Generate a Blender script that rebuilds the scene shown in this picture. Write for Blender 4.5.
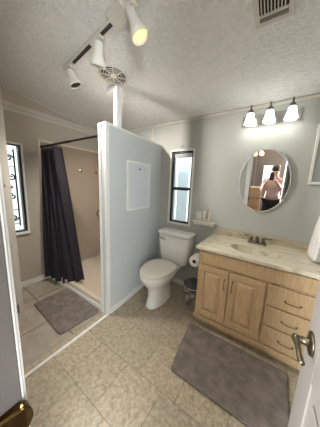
import bpy, bmesh, math, random
from mathutils import Vector, Matrix
random.seed(7)
PI = math.pi
scene = bpy.context.scene
COL = scene.collection
for o in list(bpy.data.objects): bpy.data.objects.remove(o)

# ------------------------------------------------------------------ camera
CAMP = Vector((1.35265, -2.00634, 1.37188)); YAW, PIT, ROL, FPX = -0.587486, -0.169964, 0.042282, 169.99
fw = Vector((math.sin(YAW)*math.cos(PIT), math.cos(YAW)*math.cos(PIT), math.sin(PIT)))
rt = fw.cross(Vector((0, 0, 1))).normalized(); up = rt.cross(fw)
rr = rt*math.cos(ROL)+up*math.sin(ROL); uu = up*math.cos(ROL)-rt*math.sin(ROL)
cd = bpy.data.cameras.new('camera'); cam = bpy.data.objects.new('camera', cd); COL.objects.link(cam)
cd.sensor_fit = 'HORIZONTAL'; cd.sensor_width = 36; cd.lens = FPX*36/320; cd.clip_start = 0.01
cam.matrix_world = Matrix(((rr.x, uu.x, -fw.x, CAMP.x), (rr.y, uu.y, -fw.y, CAMP.y), (rr.z, uu.z, -fw.z, CAMP.z), (0, 0, 0, 1)))
scene.camera = cam

# ------------------------------------------------------------------ world, sun, exposure
scene.view_settings.view_transform = 'Standard'; scene.view_settings.look = 'None'
scene.view_settings.gamma = 1; scene.view_settings.exposure = 1.62
w = bpy.data.worlds.new('sky'); scene.world = w; w.use_nodes = True
w.node_tree.nodes['Background'].inputs[0].default_value = (0.80, 0.92, 1.0, 1)
w.node_tree.nodes['Background'].inputs[1].default_value = 3.2
sd = bpy.data.lights.new('sun', 'SUN'); sd.energy = 0.8; sd.angle = 0.02; sd.color = (1, .96, .9)
so = bpy.data.objects.new('sun', sd); COL.objects.link(so); so.rotation_euler = (math.radians(50), 0, math.radians(-25)); so.location = (0, 0, 6)
def point(name, loc, energy, col, rad=.03):
    l = bpy.data.lights.new(name, 'POINT'); l.energy = energy; l.color = col; l.shadow_soft_size = rad
    o = bpy.data.objects.new(name, l); COL.objects.link(o); o.location = loc; return o
def area(name, loc, rot, sx, sy, energy, col):
    l = bpy.data.lights.new(name, 'AREA'); l.shape = 'RECTANGLE'; l.size = sx; l.size_y = sy; l.energy = energy; l.color = col
    o = bpy.data.objects.new(name, l); COL.objects.link(o); o.location = loc; o.rotation_euler = rot; return o
BULB = 0.10
for bx_ in (1.065, 1.22, 1.38): point('vanity_bulb', (bx_, -.11, 1.925), BULB, (1.0, .98, .93), .035)
area('bedroom_fill', (-.35, -4.57, 1.35), (PI/2, 0, 0), 1.3, 1.5, 165, (.92, .97, 1.0))   # two added fill lights behind the camera, no windows built there
area('bedroom_fill', (3.36, -3.65, 1.35), (PI/2, 0, PI/2), 1.8, 1.7, 115, (.92, .97, 1.0))  # second added fill, on the bedroom's right side, outside the mirror's view

# ------------------------------------------------------------------ helpers
def link_mesh(name, bm, m, parent=None, smooth=False, base=None, recalc=True):
    """all geometry is given in world metres; objects sit at their base point"""
    if recalc: bmesh.ops.recalc_face_normals(bm, faces=bm.faces)
    off = Vector((0, 0, 0))
    if parent is not None:
        off = Vector(parent['base'])
    elif base is not None:
        off = Vector(base)
    if off.length > 0: bmesh.ops.translate(bm, verts=bm.verts, vec=-off)
    me = bpy.data.meshes.new(name); bm.to_mesh(me); bm.free()
    if smooth:
        for p in me.polygons: p.use_smooth = True
    for mm in (m if isinstance(m, (list, tuple)) else [m]): me.materials.append(mm)
    o = bpy.data.objects.new(name, me); COL.objects.link(o)
    o['base'] = [off.x, off.y, off.z]
    if parent is not None: o.parent = parent
    else: o.location = off
    return o
def thing(name, label, cat, base, group=None):
    o = bpy.data.objects.new(name, None); COL.objects.link(o); o.location = base; o['base'] = list(base)
    o.empty_display_size = .05
    o['label'] = label; o['category'] = cat
    if group: o['group'] = group
    return o
def tag(o, label, cat, group=None):
    o['label'] = label; o['category'] = cat
    if group: o['group'] = group
    return o
def struct(o): o['kind'] = 'structure'; return o
def box(bm, x0, x1, y0, y1, z0, z1, bev=0, seg=2, mat=0):
    x0, x1 = min(x0, x1), max(x0, x1); y0, y1 = min(y0, y1), max(y0, y1); z0, z1 = min(z0, z1), max(z0, z1)
    vs = [bm.verts.new((x, y, z)) for z in (z0, z1) for y in (y0, y1) for x in (x0, x1)]
    fs = [(0, 2, 3, 1), (4, 5, 7, 6), (0, 1, 5, 4), (2, 6, 7, 3), (0, 4, 6, 2), (1, 3, 7, 5)]
    faces = [bm.faces.new([vs[i] for i in f]) for f in fs]
    for f in faces: f.material_index = mat
    if bev > 0:
        ed = list({e for f in faces for e in f.edges})
        bmesh.ops.bevel(bm, geom=ed, offset=bev, segments=seg, profile=.5, affect='EDGES')
    return bm
def prism(bm, pts, z0, z1, bev=0):
    lo = [bm.verts.new((x, y, z0(x, y) if callable(z0) else z0)) for x, y in pts]
    hi = [bm.verts.new((x, y, z1(x, y) if callable(z1) else z1)) for x, y in pts]
    n = len(pts); fs = [bm.faces.new(lo[::-1]), bm.faces.new(hi)]
    for i in range(n): fs.append(bm.faces.new([lo[i], lo[(i+1) % n], hi[(i+1) % n], hi[i]]))
    if bev > 0:
        ed = list({e for f in fs for e in f.edges}); bmesh.ops.bevel(bm, geom=ed, offset=bev, segments=2, profile=.5, affect='EDGES')
    return bm
def loft(bm, rings, cap0=True, cap1=True, closed=True):
    vr = [[bm.verts.new(p) for p in r] for r in rings]
    for a, b in zip(vr, vr[1:]):
        n = len(a)
        for i in range(n if closed else n-1):
            bm.faces.new([a[i], a[(i+1) % n], b[(i+1) % n], b[i]])
    if cap0 and closed: bm.faces.new(vr[0][::-1])
    if cap1 and closed: bm.faces.new(vr[-1])
    return bm
def tube(bm, pts, r, seg=10, cap=True):
    pts = [Vector(p) for p in pts]; rings = []
    rs = r if isinstance(r, (list, tuple)) else [r]*len(pts)
    prev = None
    for i, p in enumerate(pts):
        t = (pts[min(i+1, len(pts)-1)]-pts[max(i-1, 0)]).normalized()
        if prev is None:
            a = Vector((0, 0, 1)) if abs(t.z) < .9 else Vector((1, 0, 0)); n = t.cross(a).normalized()
        else:
            n = (prev-t*prev.dot(t)).normalized()
        prev = n; b = t.cross(n)
        rings.append([p+(n*math.cos(2*PI*k/seg)+b*math.sin(2*PI*k/seg))*rs[i] for k in range(seg)])
    return loft(bm, rings, cap, cap)
def lathe(bm, prof, origin, axis=(0, 0, 1), seg=28, cap0=True, cap1=True):
    """prof: (radius, distance along axis)"""
    ax = Vector(axis).normalized(); a = Vector((0, 0, 1)) if abs(ax.z) < .9 else Vector((1, 0, 0))
    n = ax.cross(a).normalized(); b = ax.cross(n); o = Vector(origin)
    rings = [[o+ax*h+(n*math.cos(2*PI*k/seg)+b*math.sin(2*PI*k/seg))*max(r, 1e-4) for k in range(seg)] for r, h in prof]
    return loft(bm, rings, cap0, cap1)
def B(): return bmesh.new()
def bxo(name, m, parent, *a, **k):
    base = k.pop('base', None)
    bm = B(); box(bm, *a, **k); return link_mesh(name, bm, m, parent, base=base)
def frame_xz(bm, x0, x1, z0, z1, wd, y0, y1, bev=.002):
    box(bm, x0, x1, y0, y1, z0, z0+wd, bev); box(bm, x0, x1, y0, y1, z1-wd, z1, bev)
    box(bm, x0, x0+wd, y0, y1, z0+wd, z1-wd, bev); box(bm, x1-wd, x1, y0, y1, z0+wd, z1-wd, bev)

# ------------------------------------------------------------------ materials
def lin(c): return tuple(((v/255)/12.92 if v/255 <= .04045 else (((v/255)+.055)/1.055)**2.4) for v in c)+(1,)
class N:
    def __init__(s, name):
        s.m = bpy.data.materials.new(name); s.m.use_nodes = True; s.t = s.m.node_tree; s.b = s.t.nodes['Principled BSDF']
    def n(s, typ, **k):
        x = s.t.nodes.new(typ)
        for a, v in k.items(): setattr(x, a, v)
        return x
    def l(s, a, b): s.t.links.new(a, b)
    def coord(s, scale=(1, 1, 1), loc=(0, 0, 0), rot=(0, 0, 0), out='Position'):
        if out == 'Position': src = s.n('ShaderNodeNewGeometry').outputs['Position']
        else: src = s.n('ShaderNodeTexCoord').outputs['Object']
        mp = s.n('ShaderNodeMapping'); mp.inputs['Scale'].default_value = scale; mp.inputs['Location'].default_value = loc; mp.inputs['Rotation'].default_value = rot
        s.l(src, mp.inputs[0]); return mp.outputs[0]
def ramp(nd, stops):
    cr = nd.color_ramp
    while len(cr.elements) < len(stops): cr.elements.new(.5)
    for e, (p, c) in zip(cr.elements, stops): e.position = p; e.color = c
def mat(name, col, rough=.5, metal=0, var=0, vs=8, bump=0, bs=60, spec=None, coat=0, sheen=0):
    q = N(name); q.b.inputs['Roughness'].default_value = rough; q.b.inputs['Metallic'].default_value = metal
    c = lin(col); q.b.inputs['Base Color'].default_value = c
    if spec is not None: q.b.inputs['Specular IOR Level'].default_value = spec
    if coat: q.b.inputs['Coat Weight'].default_value = coat; q.b.inputs['Coat Roughness'].default_value = .08
    if sheen: q.b.inputs['Sheen Weight'].default_value = sheen
    co = q.coord(out='Object')
    nz = q.n('ShaderNodeTexNoise'); nz.inputs['Scale'].default_value = vs; nz.inputs['Detail'].default_value = 4; q.l(co, nz.inputs['Vector'])
    v = max(var, .015)
    rp = q.n('ShaderNodeValToRGB'); ramp(rp, [(.3, tuple(x*(1-v) for x in c[:3])+(1,)), (.7, tuple(min(1, x*(1+v)) for x in c[:3])+(1,))])
    q.l(nz.outputs['Fac'], rp.inputs[0]); q.l(rp.outputs[0], q.b.inputs['Base Color'])
    if bump:
        n2 = q.n('ShaderNodeTexNoise'); n2.inputs['Scale'].default_value = bs; n2.inputs['Detail'].default_value = 3; q.l(co, n2.inputs['Vector'])
        bp = q.n('ShaderNodeBump'); bp.inputs['Strength'].default_value = bump; bp.inputs['Distance'].default_value = .01
        q.l(n2.outputs['Fac'], bp.inputs['Height']); q.l(bp.outputs[0], q.b.inputs['Normal'])
    return q.m
M_wall = mat('sage_paint', (178, 180, 174), .55, var=.02, vs=3, bump=.03, bs=120)
M_wallL = mat('taupe_paint', (184, 174, 160), .6, var=.02, vs=3, bump=.03, bs=120)
M_part = mat('pale_blue_grey_paint', (196, 201, 201), .45, var=.015, vs=3)
M_trim = mat('white_trim_paint', (226, 225, 220), .4)
M_white = mat('white_cabinet_paint', (208, 202, 194), .45)
M_crown = mat('crown_paint', (204, 198, 188), .5)
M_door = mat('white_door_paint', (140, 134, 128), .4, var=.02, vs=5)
M_china = mat('white_china', (234, 232, 226), .12, coat=.6)
M_seat = mat('cream_toilet_seat_plastic', (234, 226, 212), .22, coat=.3)
M_chrome = mat('chrome', (225, 225, 225), .2, 1)
M_nickel = mat('brushed_nickel', (120, 112, 100), .3, 1)
M_bronze = mat('dark_antique_pull_metal', (124, 106, 80), .4, .6)
M_brass = mat('antique_pewter_brass', (116, 108, 90), .36, 1, var=.25, vs=30)
M_dbrass = mat('dark_old_brass', (92, 72, 40), .25, 1, var=.35, vs=40)
M_black = mat('black_window_frame', (18, 26, 26), .4)
M_iron = mat('black_iron_scroll', (28, 24, 22), .5)
M_curt = mat('deep_plum_grey_fabric', (33, 27, 35), .9, var=.12, vs=30, bump=.2, bs=300)
M_surr = mat('beige_shower_surround', (168, 152, 134), .25, var=.02)
M_pan = mat('beige_shower_pan', (214, 200, 180), .3)
M_plate = mat('ivory_switch_plastic', (226, 222, 210), .35)
M_paper = mat('white_tissue', (236, 234, 230), .9, bump=.1, bs=200)
M_hole = mat('brown_cardboard', (92, 74, 58), .9)
M_towel = mat('white_terry_towel', (226, 220, 214), .95, var=.03, bump=.6, bs=260, sheen=.3)
M_darkvoid = mat('dark_duct_interior', (34, 32, 30), .9)
M_grille = mat('off_white_grille_paint', (214, 209, 198), .5)
M_rod = mat('dark_bronze_rod', (52, 44, 40), .3, .8)
M_bag = mat('dark_bin_liner', (70, 68, 72), .35, bump=.5, bs=30)
M_brown = mat('bedroom_brown_paint', (74, 62, 52), .7, var=.04)
M_skin = mat('skin', (196, 150, 126), .5)
M_shirt = mat('pale_pink_shirt', (206, 182, 178), .9)
M_pants = mat('black_trousers', (26, 26, 30), .9)
M_hair = mat('brown_hair', (70, 52, 42), .7)
M_fence = mat('pale_fence_paint', (150, 156, 156), .7)
M_fleece = mat('tan_wood_furniture', (120, 92, 66), .5)

def mat_ceiling():
    q = N('textured_ceiling_paint'); q.b.inputs['Roughness'].default_value = .85
    co = q.coord()
    a = q.n('ShaderNodeTexVoronoi'); a.feature = 'SMOOTH_F1'; a.inputs['Scale'].default_value = 46; a.inputs['Smoothness'].default_value = .6
    n0 = q.n('ShaderNodeTexNoise'); n0.inputs['Scale'].default_value = 30; n0.inputs['Detail'].default_value = 5; n0.inputs['Distortion'].default_value = 1.2
    q.l(co, n0.inputs['Vector']); 
    mx = q.n('ShaderNodeMix'); mx.data_type = 'RGBA'; mx.inputs['Factor'].default_value = .08
    q.l(co, mx.inputs['A']); q.l(n0.outputs['Color'], mx.inputs['B']); q.l(mx.outputs['Result'], a.inputs['Vector'])
    ad = q.n('ShaderNodeMath', operation='MULTIPLY_ADD'); q.l(n0.outputs['Fac'], ad.inputs[0]); ad.inputs[1].default_value = 1.6; q.l(a.outputs['Distance'], ad.inputs[2])
    bp = q.n('ShaderNodeBump'); bp.inputs['Strength'].default_value = .55; bp.inputs['Distance'].default_value = .016
    q.l(ad.outputs[0], bp.inputs['Height']); q.l(bp.outputs[0], q.b.inputs['Normal'])
    rp = q.n('ShaderNodeValToRGB'); ramp(rp, [(.35, lin((232, 231, 228))), (.7, lin((245, 244, 241)))]); q.l(n0.outputs['Fac'], rp.inputs[0]); q.l(rp.outputs[0], q.b.inputs['Base Color'])
    return q.m
M_ceil = mat_ceiling()
def mat_tile(name, base, dark, grout, tile, locx, locy, fine, off=0.33, mort=.004, rough=.35):
    q = N(name); q.b.inputs['Roughness'].default_value = rough
    co = q.coord(loc=(locx, locy, 0))
    br = q.n('ShaderNodeTexBrick'); br.offset = off; br.offset_frequency = 2; br.squash = 1
    br.inputs['Scale'].default_value = 1; br.inputs['Brick Width'].default_value = tile; br.inputs['Row Height'].default_value = tile
    br.inputs['Mortar Size'].default_value = mort; br.inputs['Mortar Smooth'].default_value = .4; br.inputs['Bias'].default_value = 0
    br.inputs['Color1'].default_value = (.92, .92, .92, 1); br.inputs['Color2'].default_value = (1.06, 1.05, 1.03, 1); br.inputs['Mortar'].default_value = (1, 1, 1, 1)
    q.l(co, br.inputs['Vector'])
    c2 = q.coord(); n1 = q.n('ShaderNodeTexNoise'); n1.inputs['Scale'].default_value = fine; n1.inputs['Detail'].default_value = 7; n1.inputs['Roughness'].default_value = .7; n1.inputs['Distortion'].default_value = .6
    q.l(c2, n1.inputs['Vector'])
    rp = q.n('ShaderNodeValToRGB'); ramp(rp, [(.34, lin(dark)), (.62, lin(base))]); q.l(n1.outputs['Fac'], rp.inputs[0])
    ml = q.n('ShaderNodeMix'); ml.data_type = 'RGBA'; ml.blend_type = 'MULTIPLY'; ml.inputs['Factor'].default_value = 1
    q.l(rp.outputs[0], ml.inputs['A']); q.l(br.outputs['Color'], ml.inputs['B'])
    m2 = q.n('ShaderNodeMix'); m2.data_type = 'RGBA'; q.l(br.outputs['Fac'], m2.inputs['Factor']); q.l(ml.outputs['Result'], m2.inputs['A']); m2.inputs['B'].default_value = lin(grout)
    q.l(m2.outputs['Result'], q.b.inputs['Base Color'])
    sb = q.n('ShaderNodeMath', operation='MULTIPLY'); q.l(br.outputs['Fac'], sb.inputs[0]); sb.inputs[1].default_value = -1
    bp = q.n('ShaderNodeBump'); bp.inputs['Strength'].default_value = .5; bp.inputs['Distance'].default_value = .002; q.l(sb.outputs[0], bp.inputs['Height']); q.l(bp.outputs[0], q.b.inputs['Normal'])
    return q.m
T = .305
M_floor = mat_tile('beige_stone_vinyl_tile', (188, 175, 152), (140, 127, 106), (120, 108, 90), T, -.075-.0, .9+.0*T, 40, off=.33, mort=.0022)
M_floor2 = mat_tile('taupe_bay_tile', (178, 168, 154), (156, 144, 128), (116, 102, 86), .46, .34, 1.31, 5, off=.0, mort=.006, rough=.25)
def mat_wood():
    q = N('light_maple_wood'); q.b.inputs['Roughness'].default_value = .38
    co = q.coord(scale=(1.2, 1.2, 9), rot=(0, 0, 0))
    n1 = q.n('ShaderNodeTexNoise'); n1.inputs['Scale'].default_value = 9; n1.inputs['Detail'].default_value = 5; n1.inputs['Distortion'].default_value = .4
    c2 = q.coord(scale=(14, 14, 1.1)); q.l(c2, n1.inputs['Vector'])
    rp = q.n('ShaderNodeValToRGB'); ramp(rp, [(.3, lin((176, 146, 108))), (.7, lin((202, 173, 135)))]); q.l(n1.outputs['Fac'], rp.inputs[0]); q.l(rp.outputs[0], q.b.inputs['Base Color'])
    return q.m
M_wood = mat_wood()
def mat_marble(name, lo, hi):
    q = N(name); q.b.inputs['Roughness'].default_value = .15; q.b.inputs['Coat Weight'].default_value = .3
    co = q.coord(scale=(1.2, 7, 4), rot=(0, 0, .35)); n1 = q.n('ShaderNodeTexNoise'); n1.inputs['Scale'].default_value = 3.2; n1.inputs['Detail'].default_value = 5; n1.inputs['Distortion'].default_value = 1.8
    q.l(co, n1.inputs['Vector'])
    rp = q.n('ShaderNodeValToRGB'); ramp(rp, [(.30, lin(lo)), (.46, lin(hi)), (.72, lin(tuple(min(255, c+10) for c in hi)))]); q.l(n1.outputs['Fac'], rp.inputs[0]); q.l(rp.outputs[0], q.b.inputs['Base Color'])
    return q.m
M_marble = mat_marble('cream_swirled_marble', (176, 164, 138), (213, 204, 182))
M_basin = mat_marble('shaded_sink_marble', (172, 164, 138), (198, 192, 168))  # counter marble darkened for the basin, its shading put into the colour
M_splash = mat_marble('tan_swirled_marble', (148, 134, 110), (180, 168, 144))
def mat_mat():
    q = N('grey_brown_shag_mat'); q.b.inputs['Roughness'].default_value = 1
    co = q.coord(); n1 = q.n('ShaderNodeTexNoise'); n1.inputs['Scale'].default_value = 16; n1.inputs['Detail'].default_value = 6; q.l(co, n1.inputs['Vector'])
    rp = q.n('ShaderNodeValToRGB'); ramp(rp, [(.3, lin((116, 106, 98))), (.7, lin((146, 134, 124)))]); q.l(n1.outputs['Fac'], rp.inputs[0]); q.l(rp.outputs[0], q.b.inputs['Base Color'])
    n2 = q.n('ShaderNodeTexNoise'); n2.inputs['Scale'].default_value = 190; n2.inputs['Detail'].default_value = 3; q.l(co, n2.inputs['Vector'])
    bp = q.n('ShaderNodeBump'); bp.inputs['Strength'].default_value = 1; bp.inputs['Distance'].default_value = .012; q.l(n2.outputs['Fac'], bp.inputs['Height']); q.l(bp.outputs[0], q.b.inputs['Normal'])
    return q.m
M_mat = mat_mat()
def mat_emit(name, col, st, mixg=0):
    q = N(name); q.b.inputs['Base Color'].default_value = lin(col); q.b.inputs['Emission Color'].default_value = lin(col); q.b.inputs['Emission Strength'].default_value = st
    nz = q.n('ShaderNodeTexNoise'); nz.inputs['Scale'].default_value = 6
    return q.m
M_shade = mat_emit('lit_frosted_glass', (250, 252, 246), 1.5)
M_lampW = mat_emit('lit_lamp_face', (255, 206, 150), .45)
M_bedbulb = mat_emit('lit_bedroom_bulb', (255, 206, 120), 4)
def mat_glass():
    q = N('window_glass'); t = q.t; t.nodes.remove(q.b)
    tr = q.n('ShaderNodeBsdfTransparent'); gl = q.n('ShaderNodeBsdfGlossy'); gl.inputs['Roughness'].default_value = .02
    fr = q.n('ShaderNodeFresnel'); fr.inputs['IOR'].default_value = 1.3; mx = q.n('ShaderNodeMixShader')
    q.l(fr.outputs[0], mx.inputs[0]); q.l(tr.outputs[0], mx.inputs[1]); q.l(gl.outputs[0], mx.inputs[2]); q.l(mx.outputs[0], t.nodes['Material Output'].inputs[0])
    return q.m
M_glass = mat_glass()
def mat_mirror():
    q = N('mirror_silver'); q.b.inputs['Base Color'].default_value = (.88, .9, .88, 1); q.b.inputs['Metallic'].default_value = 1; q.b.inputs['Roughness'].default_value = .0
    return q.m
M_mirror = mat_mirror()
def mat_weave():
    q = N('grey_patterned_basket'); q.b.inputs['Roughness'].default_value = .7
    co = q.coord(scale=(1, 1, 1), out='Object'); v = q.n('ShaderNodeTexVoronoi'); v.inputs['Scale'].default_value = 16; q.l(co, v.inputs['Vector'])
    rp = q.n('ShaderNodeValToRGB'); ramp(rp, [(.35, lin((196, 190, 184))), (.6, lin((120, 112, 108)))]); q.l(v.outputs['Distance'], rp.inputs[0]); q.l(rp.outputs[0], q.b.inputs['Base Color'])
    return q.m
M_weave = mat_weave()

# ------------------------------------------------------------------ shell
XL, XR, HB, SL = -1.1726, 1.735, 2.1694, .1247
PO, PL, HP, PT = .0672, .9732, 1.8855, .0934
YD0, YD1 = -1.93, -2.05                       # door wall faces
ceilz = lambda x, y: HB-SL*y
PX = lambda y: PO*(-y)/PL                       # partition face x at y
bm = B(); box(bm, .045, 1.9, -2.12, .0, -.05, 0); prism(bm, [(-.08, 0), (.045, 0), (.045, -.9), (-.03, -.9)], -.05, 0)
bm.free(); bm = B(); box(bm, .0, XR+.1, YD1-.0, .1, -.06, 0)
struct(link_mesh('floor', bm, M_floor))
bm = B(); box(bm, XL-.1, .0, YD1, .1, -.06, -.0)
struct(link_mesh('floor_bay', bm, M_floor2))
bm = B(); prism(bm, [(XL-.1, .1), (XL-.1, -2.05), (XR+.1, -2.05), (XR+.1, .1)], ceilz, lambda x, y: ceilz(x, y)+.08)
struct(link_mesh('ceiling', bm, M_ceil))
# back wall with window opening
WX0, WX1, WZ0, WZ1 = .172, .468, .872, 1.795
bm = B(); hz = HB+.02
box(bm, XL-.1, WX0, 0, .1, 0, hz); box(bm, WX1, XR+.1, 0, .1, 0, hz); box(bm, WX0, WX1, 0, .1, 0, WZ0); box(bm, WX0, WX1, 0, .1, WZ1, hz)
struct(link_mesh('wall_back', bm, M_wall))
# left wall with window opening
LY0, LY1, LZ0, LZ1 = -1.475, -1.205, .725, 1.752
bm = B()
for a, b_, c, d in ((LY1, 0, 0, None), (YD1, LY0, 0, None), (LY0, LY1, 0, LZ0), (LY0, LY1, LZ1, None)):
    prism(bm, [(XL-.1, a), (XL, a), (XL, b_), (XL-.1, b_)], c, d if d else (lambda x, y: ceilz(x, y)+.01))
struct(link_mesh('wall_left', bm, M_wallL))
bm = B(); prism(bm, [(XR, .0), (XR+.1, .0), (XR+.1, YD1), (XR, YD1)], 0, lambda x, y: ceilz(x, y)+.01)
struct(link_mesh('wall_right', bm, M_wall))
# door wall
JX0, JX1, DH = 1.0, 1.585, 2.10
bm = B(); cz = lambda x, y: ceilz(x, y)+.01
prism(bm, [(XL-.1, YD0), (JX0-.02, YD0), (JX0-.02, YD1), (XL-.1, YD1)], 0, cz)
prism(bm, [(JX1+.02, YD0), (XR, YD0), (XR, YD1), (JX1+.02, YD1)], 0, cz)
prism(bm, [(JX0-.02, YD0), (JX1+.02, YD0), (JX1+.02, YD1), (JX0-.02, YD1)], DH+.02, cz)
struct(link_mesh('wall_front', bm, M_wall))
# jamb and casing
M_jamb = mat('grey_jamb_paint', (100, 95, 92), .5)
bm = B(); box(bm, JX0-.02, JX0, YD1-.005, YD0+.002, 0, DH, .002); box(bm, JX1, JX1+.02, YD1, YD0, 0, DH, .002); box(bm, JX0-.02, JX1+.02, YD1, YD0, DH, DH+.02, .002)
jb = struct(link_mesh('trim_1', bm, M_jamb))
bm = B(); box(bm, JX0-.075, JX0-.008, YD0, YD0+.012, 0, DH+.07, .004); box(bm, JX0-.008, JX0-.003, YD0+.002, YD0+.006, 0, DH, .001)
box(bm, JX0-.075, JX1+.05, YD0, YD0+.012, DH+.005, DH+.07, .004)
struct(link_mesh('trim_2', bm, M_trim))
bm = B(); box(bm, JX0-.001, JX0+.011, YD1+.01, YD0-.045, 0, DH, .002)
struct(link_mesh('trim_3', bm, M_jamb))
# strike plate on the jamb
sp = thing('door_strike', 'dark brass latch keeper on left door jamb, at lower left corner', 'door strike', (1.0, -1.945, .925))
bm = B(); ring = []
def strike(y, z, h, n=9, x=1.002):
    pass
prof = []
for k in range(13):
    a = -PI/2+PI*k/12; prof.append((YD0+.006+.018*math.cos(a)-.012, .925+.03*math.sin(a)))
pl = [(YD0-.07, .955)]+[(YD0-.07, .895)]+prof
v0 = [bm.verts.new((JX0+.0005, y, z)) for y, z in pl]; v1 = [bm.verts.new((JX0+.006+(.012 if y > YD0-.02 else 0), y, z)) for y, z in pl]
bm.faces.new(v0); bm.faces.new(v1[::-1])
for i in range(len(pl)): bm.faces.new([v0[i], v0[(i+1) % len(pl)], v1[(i+1) % len(pl)], v1[i]])
bmesh.ops.bevel(bm, geom=[e for e in bm.edges if all(v in v1 for v in e.verts)], offset=.003, segments=2, profile=.5, affect='EDGES')
link_mesh('plate', bm, M_dbrass, sp)
bxo('latch_pocket', M_darkvoid, sp, JX0+.004, JX0+.0078, YD0-.045, YD0-.022, .908, .942, bev=.001)

# partition
pc = [(0, 0), (PO, -PL), (PO-PT, -PL), (-PT, 0)]
bm = B(); prism(bm, pc, 0, HP-.022)
struct(link_mesh('wall_partition', bm, M_part))
bm = B(); e = .008
prism(bm, [(e, 0), (PO+e, -PL-e), (PO-PT-e, -PL-e), (-PT-e, 0)], HP-.022, HP, .003)
struct(link_mesh('trim_4', bm, M_trim))
bm = B()
prism(bm, [(PO+.006, -PL-.010), (PO+.004, -PL+.028), (PO-.002, -PL+.028), (PO-.002, -PL)  , (PO-.022, -PL), (PO-.022, -PL-.010)], .0, HP-.022)
prism(bm, [(PO-PT-.006, -PL-.010), (PO-PT+.02, -PL-.010), (PO-PT+.02, -PL), (PO-PT, -PL), (PO-PT-.004, -PL+.028), (PO-PT-.008, -PL+.028)], .0, HP-.022)
struct(link_mesh('trim_5', bm, M_trim))
# post from partition cap to ceiling with side stub
bm = B(); px = PX(-.8)-.005
prism(bm, [(px-.0, -.775), (px, -.84), (px-.04, -.84), (px-.04, -.775)], HP, 2.238, .002)
box(bm, px-.145, px-.04, -.835, -.78, 2.205, 2.238, .002)
struct(link_mesh('trim_6', bm, M_trim))
# baseboards
bm = B(); box(bm, 0.02, .83, -.014, 0, 0, .068, .004); struct(link_mesh('baseboard_back', bm, M_trim))
bm = B(); prism(bm, [(PX(-.016)+.0005, -.016), (PX(-PL+.0)+.0005, -PL+.03), (PX(-PL)+.013, -PL+.03), (.014, -.016)], 0, .07, .003); struct(link_mesh('baseboard_partition', bm, M_trim))
bm = B(); box(bm, XL, XL+.014, -1.5, -1.03, 0, .07, .004); struct(link_mesh('baseboard_left', bm, M_trim))
# floor strip between bay and bathroom
bm = B(); prism(bm, [(PO-.022, -PL-.012), (PO+.004, -PL-.012), (PO+.012, YD0), (PO-.014, YD0)], 0, .006, .002); struct(link_mesh('trim_7', bm, M_trim))
# crown: back wall, left wall batten and slope batten
bm = B(); box(bm, XL, XR, -.012, 0, HB-.034, HB-.010, .003); struct(link_mesh('trim_8', bm, M_crown))
bm = B(); box(bm, XL, XL+.022, YD0, 0, HB-.035, HB+.01, .006); box(bm, XL, XL+.008, YD0, 0, HB-.075, HB-.035, .002); struct(link_mesh('trim_9', bm, M_crown))
bm = B(); prism(bm, [(XL, -.01), (XL+.014, -.01), (XL+.014, YD0), (XL, YD0)], lambda x, y: ceilz(x, y)-.022, lambda x, y: ceilz(x, y)-.001); struct(link_mesh('trim_10', bm, M_crown))
bm = B(); box(bm, -.175, -.15, -.008, 0, 1.86, HB-.045, .002); struct(link_mesh('trim_11', bm, M_crown))

# ------------------------------------------------------------------ windows
def rect_frame_back(bm, x0, x1, z0, z1, wd, y0, y1, bev=.002): frame_xz(bm, x0, x1, z0, z1, wd, y0, y1, bev)
bm = B(); frame_xz(bm, WX0-.023, WX1+.023, WZ0-.024, WZ1+.022, .024, -.012, .0, .003)
w1 = struct(link_mesh('window_1', bm, M_trim))
bm = B(); frame_xz(bm, WX0, WX1, WZ0, WZ1, .022, .015, .06, .002); box(bm, WX0+.02, WX1-.02, .018, .05, 1.305, 1.345, .003)
link_mesh('window_sash', bm, M_black, w1)
bm = B(); box(bm, WX0+.012, WX1-.012, .036, .040, WZ0+.012, WZ1-.012)
link_mesh('window_glass', bm, M_glass, w1)
bm = B(); box(bm, WX0+.018, WX1-.018, .028, .04, WZ1-.075, WZ1-.02, .004)
link_mesh('window_blind_rail', bm, mat('grey_blind_vinyl', (176, 180, 180), .5), w1)
hk = B(); tube(hk, [(.312, -.002, 1.858), (.312, -.014, 1.858), (.312, -.02, 1.848), (.312, -.016, 1.838), (.312, -.008, 1.842)], .0035, 8)
tag(link_mesh('wall_hook', hk, M_brass, base=(.312, 0, 1.85)), 'tiny brass hook in the wall above the black framed window', 'hook')
# left window
bm = B()
for (a, b_, c, d) in ((LY0-.02, LY1+.021, LZ0-.024, LZ0), (LY0-.02, LY1+.021, LZ1, LZ1+.018), (LY0-.02, LY0, LZ0, LZ1), (LY1, LY1+.021, LZ0, LZ1)):
    box(bm, XL, XL+.014, a, b_, c, d, .003)
box(bm, XL, XL+.03, LY0-.02, LY1+.024, LZ0-.028, LZ0-.012, .004)
w2 = struct(link_mesh('window_2', bm, M_trim))
bm = B()
for (a, b_, c, d) in ((LY0, LY1, LZ0, LZ0+.014), (LY0, LY1, LZ1-.014, LZ1), (LY0, LY0+.018, LZ0, LZ1), (LY1-.02, LY1, LZ0, LZ1)):
    box(bm, XL-.07, XL-.01, a, b_, c, d, .002)
link_mesh('window_sash', bm, M_black, w2)
bm = B(); box(bm, XL-.05, XL-.046, LY0+.01, LY1-.01, LZ0+.01, LZ1-.01); link_mesh('window_glass', bm, M_glass, w2)
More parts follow.
